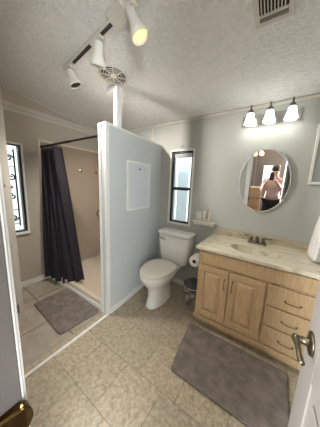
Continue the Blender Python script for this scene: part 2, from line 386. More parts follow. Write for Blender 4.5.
# iron scrollwork hanging inside window
bm = B(); xs = XL-.018
ya, yb = -1.44, -1.268
def rod(pts, r=.0085): tube(bm, [(xs, y, z) for y, z in pts], r, 6)
rod([(ya, .80), (ya, 1.70)]); rod([(yb, .80), (yb, 1.70)]); 
for z in (.83, 1.0, 1.50, 1.67): rod([(ya, z), (yb, z)], .005)
def scroll(cy, cz_, r, turns=1.4, s=1, ph=0):
    pts = []
    for k in range(22):
        t = k/21; a = ph+s*turns*2*PI*t; pts.append((cy+r*(1-.75*t)*math.cos(a), cz_+r*(1-.75*t)*math.sin(a)))
    rod(pts, .0085)
cyc = (ya+yb)/2
for sy in (-1, 1):
    scroll(cyc+sy*.04, 1.60, .036, s=sy); scroll(cyc+sy*.04, .905, .036, s=-sy)
    scroll(cyc+sy*.045, 1.38, .036, 1.2, s=-sy, ph=PI/2); scroll(cyc+sy*.045, 1.16, .032, 1.2, s=sy, ph=PI/2)
rod([(cyc, 1.0), (cyc, 1.5)]); rod([(cyc-.05, 1.27), (cyc, 1.31), (cyc+.05, 1.27)]); rod([(cyc-.05, 1.27), (cyc, 1.22), (cyc+.05, 1.27)])
tag(link_mesh('iron_scroll_panel', bm, M_iron, base=(xs, cyc, .8)), 'black iron scrollwork panel against the glass of the left window', 'window ornament')
# outside
bm = B()
for k in range(14):
    x = -1.6+k*.24; box(bm, x, x+.226, .78, .80, 0, 2.6, .003)
fn = thing('garden_fence', 'pale upright board fence seen through the narrow window above the toilet', 'fence', (0, .8, 0))
link_mesh('boards', bm, M_fence, fn)
bm = B(); box(bm, -1.62, 1.76, .8, .84, .4, .48); box(bm, -1.62, 1.76, .8, .84, 1.9, 1.98); link_mesh('rail', bm, M_fence, fn)
fn2 = thing('added_side_screen', 'added white board screen dimming the sky behind the left window scrollwork', 'fence', (-2.4, -1.2, 0))  # unseen boards added to cut the sky glare behind the scrollwork
for z in (.5, 1.9):
    bm = B(); box(bm, -2.46, -2.42, -4.0, .7, z, z+.08); link_mesh('rail', bm, M_fence, fn2)
bm = B()
for k in range(19):
    y = -4.0+k*.25; box(bm, -2.42, -2.40, y, y+.244, -.3, 2.7, .002)
link_mesh('boards', bm, mat('white_screen_paint', (196, 198, 196), .7), fn2)
bm = B(); box(bm, -6, 6, .1, 6, -.35, -.3); box(bm, -6, XL-.1, -6, .1, -.35, -.3)
struct(link_mesh('ground', bm, mat('dry_ground', (170, 160, 140), .9, var=.1)))

# ------------------------------------------------------------------ shower
SY = -1.0
bm = B(); box(bm, XL, XL+.018, SY-.03, SY+.0, .0, 1.86, .004); box(bm, XL, XL+.018, SY, 0, 1.835, 1.86, .004)
sh = thing('shower_stall', 'beige shower stall with low curb behind the dark curtain', 'shower', (-.6, -.5, 0))
link_mesh('surround_trim', bm, mat('cream_surround_trim', (222, 206, 184), .35), sh)
bm = B(); box(bm, XL, XL+.01, SY, -.001, .09, 1.84, .002); link_mesh('side_panel', bm, M_surr, sh)
bm = B(); box(bm, XL+.01, -PT-.002, -.012, -.001, .09, 1.84, .002); link_mesh('back_panel', bm, M_surr, sh)
bm = B(); box(bm, XL+.01, -.065, -.93, -.012, .03, .06, 0); link_mesh('pan', bm, M_pan, sh)
bm = B(); prism(bm, [(XL, -1.0), (PO-PT-.012, -.965), (PO-PT-.012, -.92), (XL, -.93)], 0, .105, .008); link_mesh('curb', bm, M_pan, sh)
bm = B(); prism(bm, [(XL, -1.012), (PO-PT-.012, -.977), (PO-PT-.012, -.966), (XL, -1.001)], 0, .05, .004); link_mesh('curb_moulding', bm, M_trim, sh)
bm = B(); lathe(bm, [(.028, 0), (.026, .012), (.012, .016), (.012, .03), (.020, .034), (.020, .045), (.012, .05)], (XL+.01, -.494, 1.535), (1, 0, 0), 18)
tag(link_mesh('robe_hook', bm, M_chrome, base=(XL+.01, -.494, 1.535)), 'small round chrome hook high on the beige shower side panel', 'hook')
ha = thing('shower_head', 'short chrome shower arm with spray head above the shower valve', 'shower head', (XL+.01, -.196, 1.52))
bm = B(); lathe(bm, [(.03, 0), (.028, .008), (.012, .012)], (XL+.01, -.196, 1.52), (1, 0, 0), 18); link_mesh('flange', bm, M_chrome, ha)
bm = B(); tube(bm, [(XL+.012, -.196, 1.52), (XL+.06, -.196, 1.525), (XL+.10, -.196, 1.505), (XL+.12, -.196, 1.48)], .009, 10); link_mesh('arm', bm, M_chrome, ha)
bm = B(); lathe(bm, [(.012, 0), (.02, .02), (.036, .045), (.036, .055), (.03, .057)], (XL+.118, -.196, 1.485), (.5, 0, -.85), 20); link_mesh('spray_head', bm, M_chrome, ha)
va = thing('shower_valve', 'round chrome shower valve with lever below the shower arm', 'shower valve', (XL+.01, -.153, .83))
bm = B(); lathe(bm, [(.07, 0), (.066, .008), (.03, .014), (.026, .04), (.018, .05)], (XL+.01, -.153, .83), (1, 0, 0), 26); link_mesh('escutcheon', bm, M_chrome, va)
bm = B(); tube(bm, [(XL+.055, -.153, .83), (XL+.06, -.153, .80), (XL+.065, -.153, .76)], [.012, .008, .006], 10); link_mesh('lever', bm, M_chrome, va)
# rod
rodt = thing('shower_curtain_rod', 'dark bronze tension rod carrying the shower curtain', 'curtain rod', (-.6, -.96, 1.79))
bm = B(); tube(bm, [(XL+.002, -.985, 1.775), (-.52, -.97, 1.782)], .0125, 12); link_mesh('outer_tube', bm, M_rod, rodt)
bm = B(); tube(bm, [(-.53, -.97, 1.782), (-.046, -.955, 1.79)], .010, 12); link_mesh('inner_tube', bm, M_rod, rodt)
for q, ax in (((XL+.0005, -.985, 1.775), (1, 0, 0)), ((PX(-.955)-PT-.001, -.955, 1.79), (-1, .03, 0))):
    bm = B(); lathe(bm, [(.024, 0), (.022, .014), (.014, .03)], q, ax, 16); link_mesh('end_cap', bm, M_rod, rodt)
# curtain
bm = B(); NS, NZ = 120, 40; rows = []
for j in range(NZ+1):
    t = j/NZ; z = 1.735+(.075-1.735)*t
    wtop, wbot = .41, .58
    f = t**.9
    x0 = XL+.035+.03*t; x1 = x0+(wtop+(wbot-wtop)*(.55*f+.45*f*f))
    row = []
    for i in range(NS+1):
        s = i/NS
        amp = .036+.006*t
        y = -.992-.085*t*(1-s)+.10*s*t + amp*math.sin(s*2*PI*6.5+1.1*math.sin(s*5)) + .010*math.sin(s*19+t*4)
        x = x0+(x1-x0)*s+.010*math.sin(s*2*PI*6.5*2+1)
        zz = z + .05*(s-.55)*t + (.03*math.sin(s*2*PI*1.2+.6)*t if t > .9 else 0) + .02*(s-.5)*0
        row.append(bm.verts.new((x, y, zz)))
    rows.append(row)
for a, b_ in zip(rows, rows[1:]):
    for i in range(NS): bm.faces.new([a[i], a[i+1], b_[i+1], b_[i]])
cu = thing('shower_curtain', 'dark plum grey fabric shower curtain gathered at the left wall', 'shower curtain', (-1.0, -1.0, .05))
co_ = link_mesh('curtain_cloth', bm, M_curt, cu, smooth=True, recalc=False)
sm = co_.modifiers.new('thick', 'SOLIDIFY'); sm.thickness = .003
for k in range(7):
    x = XL+.05+k*.062; bm = B(); y0 = -.985+.0017*k
    tube(bm, [(x, y0+.017*math.cos(a*PI/6), 1.766+.026*math.sin(a*PI/6)) for a in range(13)], .0022, 6); link_mesh('curtain_ring', bm, M_rod, cu)

# ------------------------------------------------------------------ access panel on partition
def PF(y, z, d=0): return (PX(y)+d, y, z)
ap = thing('access_panel', 'white framed access panel with small pull on pale partition', 'access panel', PF(-.5, 1.07))
def part_box(y0, y1, z0, z1, d0, d1, bev=.002):
    bm = B(); prism(bm, [(PX(y0)+d0, y0), (PX(y0)+d1, y0), (PX(y1)+d1, y1), (PX(y1)+d0, y1)], z0, z1, bev); return bm
link_mesh('panel', part_box(-.695, -.30, 1.085, 1.592, .001, .012), mat('lavender_white_paint', (206, 207, 214), .4), ap)
bm = B()
for a in ((-.712, -.69, 1.072, 1.606), (-.305, -.283, 1.072, 1.606), (-.69, -.305, 1.584, 1.606), (-.69, -.305, 1.072, 1.094)):
    b2 = part_box(*a, .001, .018, .003); me = bpy.data.meshes.new('t'); b2.to_mesh(me); b2.free(); bm.from_mesh(me)
link_mesh('moulding', bm, M_trim, ap)
bm = B(); lathe(bm, [(.009, 0), (.006, .006), (.010, .012), (.006, .018)], PF(-.5, 1.53, .012), (1, .07, 0), 14); link_mesh('pull', bm, M_nickel, ap)

# ------------------------------------------------------------------ toilet
TX = .345
toi = thing('toilet', 'white china toilet with closed lid below the back window', 'toilet', (TX, -.4, 0))
def egg(cy, z, w, lf, lb, n=40, p=2.3):
    r = []
    for k in range(n):
        a = 2*PI*k/n; c, s = math.cos(a), math.sin(a)
        x = w*abs(c)**(2/p)*(1 if c >= 0 else -1); y = (lb if s > 0 else lf)*abs(s)**(2/(p if s > 0 else 2.0))*(1 if s >= 0 else -1)
        r.append((TX+x, cy+y, z))
    return r
bm = B()
rings = [egg(-.42, 0, .105, .235, .20), egg(-.42, .015, .11, .24, .205), egg(-.42, .05, .10, .225, .20), egg(-.42, .13, .095, .20, .19),
         egg(-.42, .20, .105, .205, .19), egg(-.43, .26, .135, .235, .20), egg(-.44, .31, .162, .262, .20), egg(-.44, .35, .178, .282, .20), egg(-.44, .378, .184, .288, .205), egg(-.44, .388, .180, .284, .20)]
loft(bm, rings); link_mesh('bowl', bm, M_china, toi, smooth=True)
bm = B(); box(bm, TX-.13, TX+.13, -.27, -.03, .30, .375, .025, 3); link_mesh('tank_shelf', bm, M_china, toi, smooth=True)
bm = B(); loft(bm, [egg(-.44, .390, .176, .280, .19), egg(-.44, .393, .186, .290, .195), egg(-.44, .404, .186, .290, .195), egg(-.44, .408, .180, .284, .19)]); link_mesh('seat', bm, M_seat, toi, smooth=True)
bm = B(); loft(bm, [egg(-.44, .417, .172, .280, .19), egg(-.44, .420, .185, .288, .195), egg(-.44, .430, .185, .288, .195), egg(-.44, .437, .172, .272, .182), egg(-.44, .441, .12, .20, .13), egg(-.44, .442, .04, .06, .05)]); link_mesh('lid', bm, M_seat, toi, smooth=True)
for s in (-1, 1):
    bm = B(); lathe(bm, [(.014, 0), (.014, .02), (.008, .026)], (TX+s*.07, -.236, .388), (0, 0, 1), 16); link_mesh('hinge', bm, M_seat, toi, smooth=True)
    bm = B(); lathe(bm, [(.021, 0), (.02, .012), (.012, .022), (.002, .025)], (TX+s*.092, -.40, .055), (s, 0, .15), 16); link_mesh('bolt_cap', bm, M_china, toi, smooth=True)
def rrect(cx, cy, z, w, d, r, n=6):
    pts = []
    for (sx, sy, a0) in ((1, 1, 0), (-1, 1, PI/2), (-1, -1, PI), (1, -1, 1.5*PI)):
        for k in range(n+1):
            a = a0+PI/2*k/n; pts.append((cx+sx*(w-r)+r*math.cos(a), cy+sy*(d-r)+r*math.sin(a), z))
    return pts
bm = B(); tcx = .37
loft(bm, [rrect(tcx, -.125, .375, .165, .075, .04), rrect(tcx, -.125, .40, .185, .088, .045), rrect(tcx, -.125, .55, .205, .094, .045), rrect(tcx, -.125, .745, .222, .10, .045)]); link_mesh('tank', bm, M_china, toi, smooth=True)
bm = B(); loft(bm, [rrect(tcx, -.125, .746, .224, .102, .045), rrect(tcx, -.127, .752, .234, .112, .05), rrect(tcx, -.127, .776, .236, .113, .05), rrect(tcx, -.127, .788, .228, .105, .048), rrect(tcx, -.127, .791, .20, .08, .04)]); link_mesh('tank_lid', bm, M_china, toi, smooth=True)
bm = B(); lathe(bm, [(.016, 0), (.014, .01), (.008, .013), (.008, .02)], (tcx-.16, -.225, .695), (0, -1, 0), 16); tube(bm, [(tcx-.16, -.243, .695), (tcx-.13, -.246, .69), (tcx-.09, -.246, .683)], [.009, .007, .009], 10); link_mesh('flush_lever', bm, M_chrome, toi, smooth=True)

# ------------------------------------------------------------------ vanity cabinet
VX0, VX1, VY = .835, 1.69, -.528
van = thing('vanity_cabinet', 'light maple vanity cabinet with two doors and three drawers', 'cabinet', (1.25, -.3, 0))
bm = B(); box(bm, VX0, VX0+.018, VY, -.002, .085, .798, .002); box(bm, VX1-.018, VX1, VY, -.002, .085, .798, .002); box(bm, VX0+.018, VX1-.018, VY, -.002, .085, .105)
box(bm, VX0+.018, VX1-.018, VY, VY+.02, .105, .798); box(bm, VX0+.018, VX1-.018, -.012, -.002, .105, .798); box(bm, 1.385, 1.40, VY+.02, -.012, .105, .66)
box(bm, VX0+.0, VX1, -.47, -.002, .0, .085)
link_mesh('body', bm, M_wood, van)
bm = B(); box(bm, VX0-.012, VX1+.0, VY-.014, VY, .082, .128, .004); box(bm, VX0-.012, VX0, VY, -.002, .082, .128, .004); link_mesh('base_moulding', bm, M_wood, van)
bm = B(); box(bm, VX0+.006, VX1-.004, VY-.018, VY, .675, .79, .004); link_mesh('false_front', bm, M_wood, van)
def raised_door(name, x0, x1, z0, z1):
    bm = B(); y1 = VY; y0 = VY-.019
    box(bm, x0, x1, y0+.007, y1, z0, z1, .002)
    frame_xz(bm, x0, x1, z0, z1, .05, y0, y0+.008, .003)
    # raised centre field
    a = .062; b_ = .088
    v = [bm.verts.new(p) for p in ((x0+a, y0+.0075, z0+a), (x1-a, y0+.0075, z0+a), (x1-a, y0+.0075, z1-a), (x0+a, y0+.0075, z1-a))]
    u = [bm.verts.new(p) for p in ((x0+b_, y0-.001, z0+b_), (x1-b_, y0-.001, z0+b_), (x1-b_, y0-.001, z1-b_), (x0+b_, y0-.001, z1-b_))]
    bm.faces.new(u)
    for i in range(4): bm.faces.new([v[i], v[(i+1) % 4], u[(i+1) % 4], u[i]])
    return link_mesh(name, bm, M_wood, van)
def pull(parent, a, b_):
    a, b_ = Vector(a), Vector(b_); bm = B(); o = Vector((0, -.022, 0)); d = (b_-a)
    pts = [a, a+o*.7+d*.04, a+o+d*.18, a+o*1.12+d*.5, b_+o-d*.18, b_+o*.7-d*.04, b_]
    tube(bm, pts, [.005, .0034, .003, .0036, .003, .0034, .005], 8)
    for q in (a, b_): lathe(bm, [(.008, 0), (.007, .003), (.004, .005)], q, (0, -1, 0), 12)
    return link_mesh('pull', bm, M_bronze, parent)
d1 = raised_door('door', .853, 1.113, .148, .655); d2 = raised_door('door', 1.123, 1.385, .148, .655)
pull(d1, (1.085, VY-.019, .49), (1.085, VY-.019, .578)); pull(d2, (1.15, VY-.019, .49), (1.15, VY-.019, .578))
for z0, z1, hz_ in ((.488, .655, .562), (.316, .478, .393), (.148, .306, .223)):
    bm = B(); box(bm, 1.402, 1.678, VY-.019, VY, z0, z1, .006, 3); dr = link_mesh('drawer', bm, M_wood, van)
    pull(dr, (1.515, VY-.019, hz_), (1.605, VY-.019, hz_))

# ------------------------------------------------------------------ countertop with integral sink
CX0, CX1, CY0, ZC = .807, XR-.002, -.558, .83
sink = (1.258, -.345, .198, .138)     # centre, radii
ct = thing('vanity_countertop', 'cream swirled marble countertop with moulded oval sink', 'countertop', (1.25, -.3, .8))
bm = B(); n = 48
def outer(a):
    c, s = math.cos(a), math.sin(a); cx, cy = sink[0], sink[1]
    tx = ((CX1-cx)/c if c > 0 else (CX0-cx)/c) if abs(c) > 1e-9 else 1e9
    ty = ((0-.001-cy)/s if s > 0 else (CY0-cy)/s) if abs(s) > 1e-9 else 1e9
    t = min(tx, ty); return (cx+c*t, cy+s*t)
angs = sorted([2*PI*k/n for k in range(n)]+[math.atan2(y-sink[1], x-sink[0]) % (2*PI) for x in (CX0, CX1) for y in (CY0, -.001)])
ot = [outer(a) for a in angs]; inn = [(sink[0]+sink[2]*math.cos(a), sink[1]+sink[3]*math.sin(a)) for a in angs]
# ring profile for rim, flat top, edge and underside
def R_(f, z): return [(sink[0]+sink[2]*f*math.cos(a), sink[1]+sink[3]*f*math.sin(a), z) for a in angs]
loft(bm, [[(x, y, .80) for x, y in ot], [(x, y, ZC-.006) for x, y in ot], [(x+(.006 if x < CX0+.001 else 0), y+(.006 if y < CY0+.001 else 0), ZC) for x, y in ot], R_(1.0, ZC)], False, False)
link_mesh('slab', bm, M_marble, ct)
bm = B(); rr_ = [R_(1.02, ZC+.0005), R_(1.0, ZC+.004), R_(.955, ZC+.003), R_(.93, ZC-.01)]
def shell(f, z):
    return [(sink[0]+sink[2]*f*(1+.018*math.sin(a*16))*math.cos(a), sink[1]+sink[3]*f*(1+.018*math.sin(a*16))*math.sin(a), z) for a in angs]
rr_ += [shell(.88, ZC-.035), shell(.78, ZC-.07), shell(.6, ZC-.10), R_(.35, ZC-.118), R_(.1, ZC-.122)]
loft(bm, rr_, False, True); link_mesh('sink_basin', bm, M_basin, ct, smooth=True)
bm = B(); lathe(bm, [(.022, 0), (.02, .004), (.012, .002)], (sink[0], sink[1], ZC-.121), (0, 0, 1), 18); link_mesh('drain', bm, M_chrome, ct)
bm = B(); box(bm, CX0+.002, CX1, -.022, -.001, ZC, ZC+.068, .004); link_mesh('backsplash', bm, M_splash, ct)
# faucet
fx, fy = 1.262, -.105
fa = thing('sink_faucet', 'brushed nickel two handle faucet behind the oval sink', 'faucet', (fx, fy, ZC))
bm = B(); loft(bm, [rrect(fx, fy, ZC+.0005, .085, .027, .026), rrect(fx, fy, ZC+.012, .082, .024, .023), rrect(fx, fy, ZC+.02, .072, .016, .015)]); link_mesh('base_plate', bm, M_nickel, fa, smooth=True)
bm = B(); tube(bm, [(fx, fy, ZC+.015), (fx, fy, ZC+.045), (fx, fy-.025, ZC+.072), (fx, fy-.07, ZC+.078), (fx, fy-.105, ZC+.068), (fx, fy-.112, ZC+.05)], [.019, .016, .0135, .012, .011, .011], 14); link_mesh('spout', bm, M_nickel, fa, smooth=True)
for s in (-1, 1):
    bm = B(); lathe(bm, [(.021, 0), (.019, .012), (.014, .022), (.014, .038), (.018, .044), (.012, .053)], (fx+s*.055, fy, ZC+.014), (0, 0, 1), 18)
    tube(bm, [(fx+s*.055, fy, ZC+.06), (fx+s*.085, fy-.008, ZC+.063), (fx+s*.118, fy-.018, ZC+.068)], [.009, .007, .0085], 10); link_mesh('handle', bm, M_nickel, fa, smooth=True)

# ------------------------------------------------------------------ oval mirror
MX, MZ, MRX, MRZ = 1.236, 1.440, .222, .306
mi = thing('wall_mirror', 'oval mirror with thin chrome rim on the wall above the sink', 'mirror', (MX, 0, MZ))
def ell(f, y, n=64): return [(MX+MRX*f*math.cos(2*PI*k/n), y-(MRZ*1.01+MRZ*f*math.sin(2*PI*k/n))*.060+.025*MRX*f*math.cos(2*PI*k/n)+.0, MZ+MRZ*f*math.sin(2*PI*k/n)) for k in range(n)]
bm = B(); loft(bm, [ell(.95, -.0205), ell(.95, -.0206)], False, False); vs = [bm.verts.new(p) for p in ell(.955, -.0200)]; bm.faces.new(vs); link_mesh('mirror_glass', bm, M_mirror, mi)
bm = B(); loft(bm, [ell(.955, -.0200), ell(.992, -.016)], False, False); link_mesh('bevelled_edge', bm, M_mirror, mi)
bm = B(); loft(bm, [ell(.992, -.014), ell(.992, -.019), ell(1.0, -.020), ell(1.006, -.017), ell(1.006, -.001), ell(.985, -.001)], False, False); link_mesh('rim', bm, M_chrome, mi, smooth=True)

# ------------------------------------------------------------------ vanity light
vl = thing('vanity_light', 'three lamp nickel wall light with lit frosted bell shades', 'wall light', (1.22, 0, 2.0))
bm = B(); box(bm, .985, 1.455, -.022, -.001, 1.972, 2.075, .005); link_mesh('back_plate', bm, M_chrome, vl)
for x in (1.065, 1.22, 1.38):
    bm = B(); lathe(bm, [(.022, .0), (.026, .006), (.031, .03), (.038, .06), (.046, .088), (.049, .10), (.047, .10), (.043, .086), (.035, .06), (.028, .03), (.022, .008)], (x, -.11, 2.068), (0, 0, -1), 28, True, False)
    s_ = link_mesh('lamp_shade', bm, M_shade, vl, smooth=True)
    bm = B(); lathe(bm, [(.030, 0), (.027, .012), (.017, .028), (.009, .036), (.007, .058), (.009, .062), (.003, .075)], (x, -.11, 2.060), (0, 0, 1), 20); link_mesh('shade_cap', bm, M_nickel, vl, smooth=True)
    bm = B(); tube(bm, [(x, -.02, 2.04), (x, -.06, 2.05), (x, -.09, 2.085), (x, -.11, 2.10)], .006, 8); link_mesh('arm', bm, M_nickel, vl, smooth=True)

# ------------------------------------------------------------------ track light
tk = thing('track_light', 'white ceiling track light with three spot heads', 'track light', (.25, -1.15, ceilz(0, -1.15)))
TYf = lambda x: -1.132-.118*(x+.25); Zf = lambda x: ceilz(0, TYf(x))
def tbox(name, m, x0, x1, hw, d0, d1, bev=.002):
    bm = B(); prism(bm, [(x0, TYf(x0)-hw), (x1, TYf(x1)-hw), (x1, TYf(x1)+hw), (x0, TYf(x0)+hw)], lambda x, y: ceilz(x, y)-d1, lambda x, y: ceilz(x, y)-d0, bev)
    return link_mesh(name, bm, m, tk)
tbox('rail', M_grille, -.24, .95, .018, .002, .026)
for a in ((-.10, .17), (.24, .42), (.66, .93)): tbox('rail_slot', M_iron, a[0], a[1], .010, .0255, .029, 0)
tbox('feed_cover', M_grille, .43, .55, .05, .002, .028, .004)
tbox('end_stop', M_grille, -.256, -.24, .02, .002, .03, .003)
def head(x, d, ln, lit, s=1.0, mx=None):
    TY = TYf(x); zc = Zf(x); d = Vector(d).normalized(); p = Vector((x, TY, zc-.03))
    bm = B(); box(bm, x-.03, x+.03, TY-.017, TY+.017, zc-.045, zc-.026, .003)
    tube(bm, [p+Vector((0, 0, -.01)), p+Vector((0, 0, -.035))], .007, 10)
    c = p+Vector((0, 0, -.04)); st = c-d*.02
    hd = link_mesh('spot_mount', bm, M_grille, tk)
    bm = B(); r = s
    pr = [(.004, 0), (.023*r, .004), (.028*r, .014), (.028*r, ln*.48), (.032*r, ln*.60), (.043*r, ln*.76), (.047*r, ln*.88), (.046*r, ln), (.042*r, ln), (.040*r, ln*.93)]
    lathe(bm, pr, st, d, 26, True, False); sh_ = link_mesh('spot_head', bm, M_spot, tk, smooth=True)
    bm = B(); lathe(bm, [(.041*r, 0), (.039*r, .004), (.02*r, .007), (.002, .008)], st+d*(ln*.90), d, 22); link_mesh('lamp_lens', bm, M_lampW if lit else M_iron, sh_, smooth=True)
    return st+d*(ln+.012), d
M_spot = mat('cream_white_lamp_enamel', (224, 220, 210), .35)
h1, dd1 = head(-.165, (.30, .35, -1), .12, False, 1.05)
h2, dd2 = head(.280, (-.34, .15, -1), .135, False, 1.1)
h3, dd3 = head(.60, (.27, .10, -.6), .15, True, 1.05)
def spot(name, loc, d, e, col, ang=1.4):
    l = bpy.data.lights.new(name, 'SPOT'); l.energy = e; l.color = col; l.spot_size = ang; l.spot_blend = .6; l.shadow_soft_size = .03
    o = bpy.data.objects.new(name, l); COL.objects.link(o); o.location = loc; o.rotation_euler = Vector(d).to_track_quat('-Z', 'Y').to_euler()
spot('track_bulb', h1, dd1, 25, (1, .93, .85), 2.9)
spot('track_bulb', h3, dd3, 2.5, (1, .93, .85), 2.4)

# ------------------------------------------------------------------ ceiling grilles
def tiltpt(x, y, d=0): # point on the ceiling, d below it
    return Vector((x, y, ceilz(x, y)-d))
nrm = Vector((0, -SL, -1)).normalized()
rv = thing('round_ceiling_vent', 'round white ceiling fan grille near the partition post', 'ceiling vent', tiltpt(.070, -.89))
c0 = Vector((.070, -.89, ceilz(0, -.90)))
bm = B(); lathe(bm, [(.128, 0), (.126, .008), (.112, .014), (.104, .012), (.104, .003)], c0, nrm, 40, True, False); link_mesh('outer_ring', bm, M_grille, rv, smooth=True)
bm = B(); lathe(bm, [(.104, .002), (.103, .003)], c0, nrm, 32); link_mesh('duct_opening', bm, mat('grey_duct_interior', (84, 80, 74), .9), rv)
tx_ = Vector((1, 0, 0)); ty_ = nrm.cross(tx_)
bm = B()
for r in (.085, .066, .047): tube(bm, [c0+nrm*.010+tx_*r*math.cos(a*PI/16)+ty_*r*math.sin(a*PI/16) for a in range(33)], .0028, 6)
for k in range(8):
    a = k*PI/4; u = tx_*math.cos(a)+ty_*math.sin(a); tube(bm, [c0+nrm*.011+u*.02, c0+nrm*.011+u*.106], .004, 6)
lathe(bm, [(.028, .004), (.028, .012), (.02, .015)], c0, nrm, 20)
link_mesh('grille', bm, M_grille, rv)
rg = thing('ceiling_register', 'rectangular white ceiling vent with dark slots', 'ceiling vent', tiltpt(1.23, -.93))
RX0, RX1, RY0, RY1 = 1.140, 1.312, -1.13, -.785
def cbox(bm, x0, x1, y0, y1, d0, d1, bev=.001):
    return prism(bm, [(x0, y0), (x1, y0), (x1, y1), (x0, y1)], lambda x, y: ceilz(x, y)-d1, lambda x, y: ceilz(x, y)-d0, bev)
bm = B()
for a in ((RX0, RX0+.022, RY0, RY1), (RX1-.022, RX1, RY0, RY1), (RX0+.022, RX1-.022, RY0, RY0+.022), (RX0+.022, RX1-.022, RY1-.022, RY1), (RX0+.022, RX1-.022, RY1-.062, RY1-.052)): cbox(bm, *a, 0, .009)
link_mesh('frame', bm, M_grille, rg)
bm = B(); cbox(bm, RX0+.02, RX1-.02, RY0+.02, RY1-.05, .0005, .002, 0); link_mesh('duct_opening', bm, M_darkvoid, rg)
bm = B(); cbox(bm, RX0+.022, RX1-.022, RY1-.055, RY1-.02, .0005, .003, 0); link_mesh('damper_strip', bm, mat('grey_damper_metal', (128, 124, 116), .5), rg)
bm = B(); k = RX0+.030
while k < RX1-.028: cbox(bm, k, k+.0045, RY0+.022, RY1-.06, .002, .009, 0); k += .0145
link_mesh('louvre', bm, M_grille, rg)

# ------------------------------------------------------------------ switch, outlet, shelf
sw = thing('light_switch', 'ivory switch plate beside the back window above small shelf', 'light switch', (.60, 0, 1.02))
bm = B(); box(bm, .566, .636, -.007, -.0005, .965, 1.06, .003); link_mesh('plate', bm, M_plate, sw)
bm = B(); box(bm, .588, .614, -.011, -.006, .985, 1.04, .002); link_mesh('rocker', bm, M_plate, sw)
ou = thing('wall_outlet', 'ivory outlet plate with device plugged in, right of the switch', 'outlet', (.70, 0, 1.03))
bm = B(); box(bm, .655, .745, -.007, -.0005, .965, 1.075, .003); link_mesh('plate', bm, M_plate, ou)
bm = B(); box(bm, .683, .717, -.010, -.006, .975, 1.065, .003); link_mesh('receptacle', bm, mat('tan_receptacle_plastic', (180, 164, 140), .4), ou)
bm = B(); box(bm, .687, .713, -.045, -.009, 1.015, 1.09, .007, 3)
tag(link_mesh('plug_in_freshener', bm, mat('beige_plug_plastic', (206, 190, 166), .4), base=(.70, -.03, 1.02)), 'small beige plug-in unit pushed into the wall outlet', 'air freshener')
ws = thing('wall_shelf', 'small white scalloped shelf under the switch and outlet', 'shelf', (.68, 0, .92))
bm = B(); box(bm, .55, .81, -.07, -.0005, .940, .952, .003); link_mesh('shelf_board', bm, M_plate, ws)
bm = B(); xs_ = [.56+i*.24/48 for i in range(49)]
top = [(x, .940) for x in xs_]; bot = [(x, .918-.010*abs(math.sin((x-.56)/.24*PI*5))) for x in xs_]
f_ = [bm.verts.new((x, -.062, z)) for x, z in top+bot[::-1]]; g_ = [bm.verts.new((x, -.054, z)) for x, z in top+bot[::-1]]
bm.faces.new(f_); bm.faces.new(g_[::-1])
for i in range(len(f_)): bm.faces.new([f_[i], f_[(i+1) % len(f_)], g_[(i+1) % len(f_)], g_[i]])
link_mesh('scalloped_apron', bm, M_plate, ws)
for x in (.572, .788):
    bm = B(); box(bm, x-.006, x+.006, -.05, -.0005, .90, .940, .002); link_mesh('bracket', bm, M_plate, ws)

# ------------------------------------------------------------------ framed panel at right, towel
fp = thing('medicine_cabinet', 'white framed mirrored cabinet at the right edge of the back wall', 'cabinet', (1.65, 0, 1.43))
bm = B(); box(bm, 1.582, XR-.005, -.03, -.0005, 1.435, 1.905, .002); link_mesh('body', bm, M_trim, fp)
bm = B(); frame_xz(bm, 1.575, XR-.003, 1.425, 1.915, .022, -.045, -.03, .004); link_mesh('door_frame', bm, M_trim, fp)
bm = B(); box(bm, 1.597, XR-.025, -.034, -.0305, 1.447, 1.893); link_mesh('door_panel', bm, mat('grey_satin_panel', (150, 152, 148), .25), fp)
tr_ = thing('towel_ring', 'dark metal towel ring on the right wall', 'towel ring', (XR, -.24, 1.13))
bm = B(); lathe(bm, [(.028, 0), (.024, .01), (.01, .014), (.009, .05), (.014, .056), (.008, .062)], (XR-.0005, -.24, 1.15), (-1, 0, 0), 18); link_mesh('mount', bm, M_iron, tr_)
bm = B(); tube(bm, [(XR-.055, -.24+.075*math.sin(a*PI/14), 1.075-.075*math.cos(a*PI/14)+.0) for a in range(29)], .005, 8); link_mesh('ring', bm, M_iron, tr_)
def cloth(name, xc, y0, y1, z0, z1, th, wav, mt, label, seed):
    bm = B(); rings = []; rnd = random.Random(seed); ph = rnd.random()*6
    for j in range(19):
        t = j/18; z = z1+(z0-z1)*t; r = []
        wd = .55+.45*min(1, t*2.2)
        yc = (y0+y1)/2; hw = (y1-y0)/2*wd
        for k in range(48):
            a = 2*PI*k/48; u = math.cos(a); v = math.sin(a); xq = xc+.026*(1-t)**1.3; tq = th*(.45+.55*t)
            y = yc+hw*u; x = xq+tq*(abs(v)**.6)*(1 if v > 0 else -1)*(1+.12*math.sin(u*9+ph))-wav*math.sin(u*7.5+ph+t*1.2)*.5
            r.append((x, y, z+.006*math.sin(u*6+ph)*t))
        rings.append(r)
    loft(bm, rings); return tag(link_mesh(name, bm, mt, smooth=True, base=(xc, (y0+y1)/2, z0)), label, 'towel')
cloth('hand_towel', XR-.062, -.36, -.12, .845, 1.26, .026, .02, M_towel, 'white terry hand towel hanging at the right end of the counter', 3)

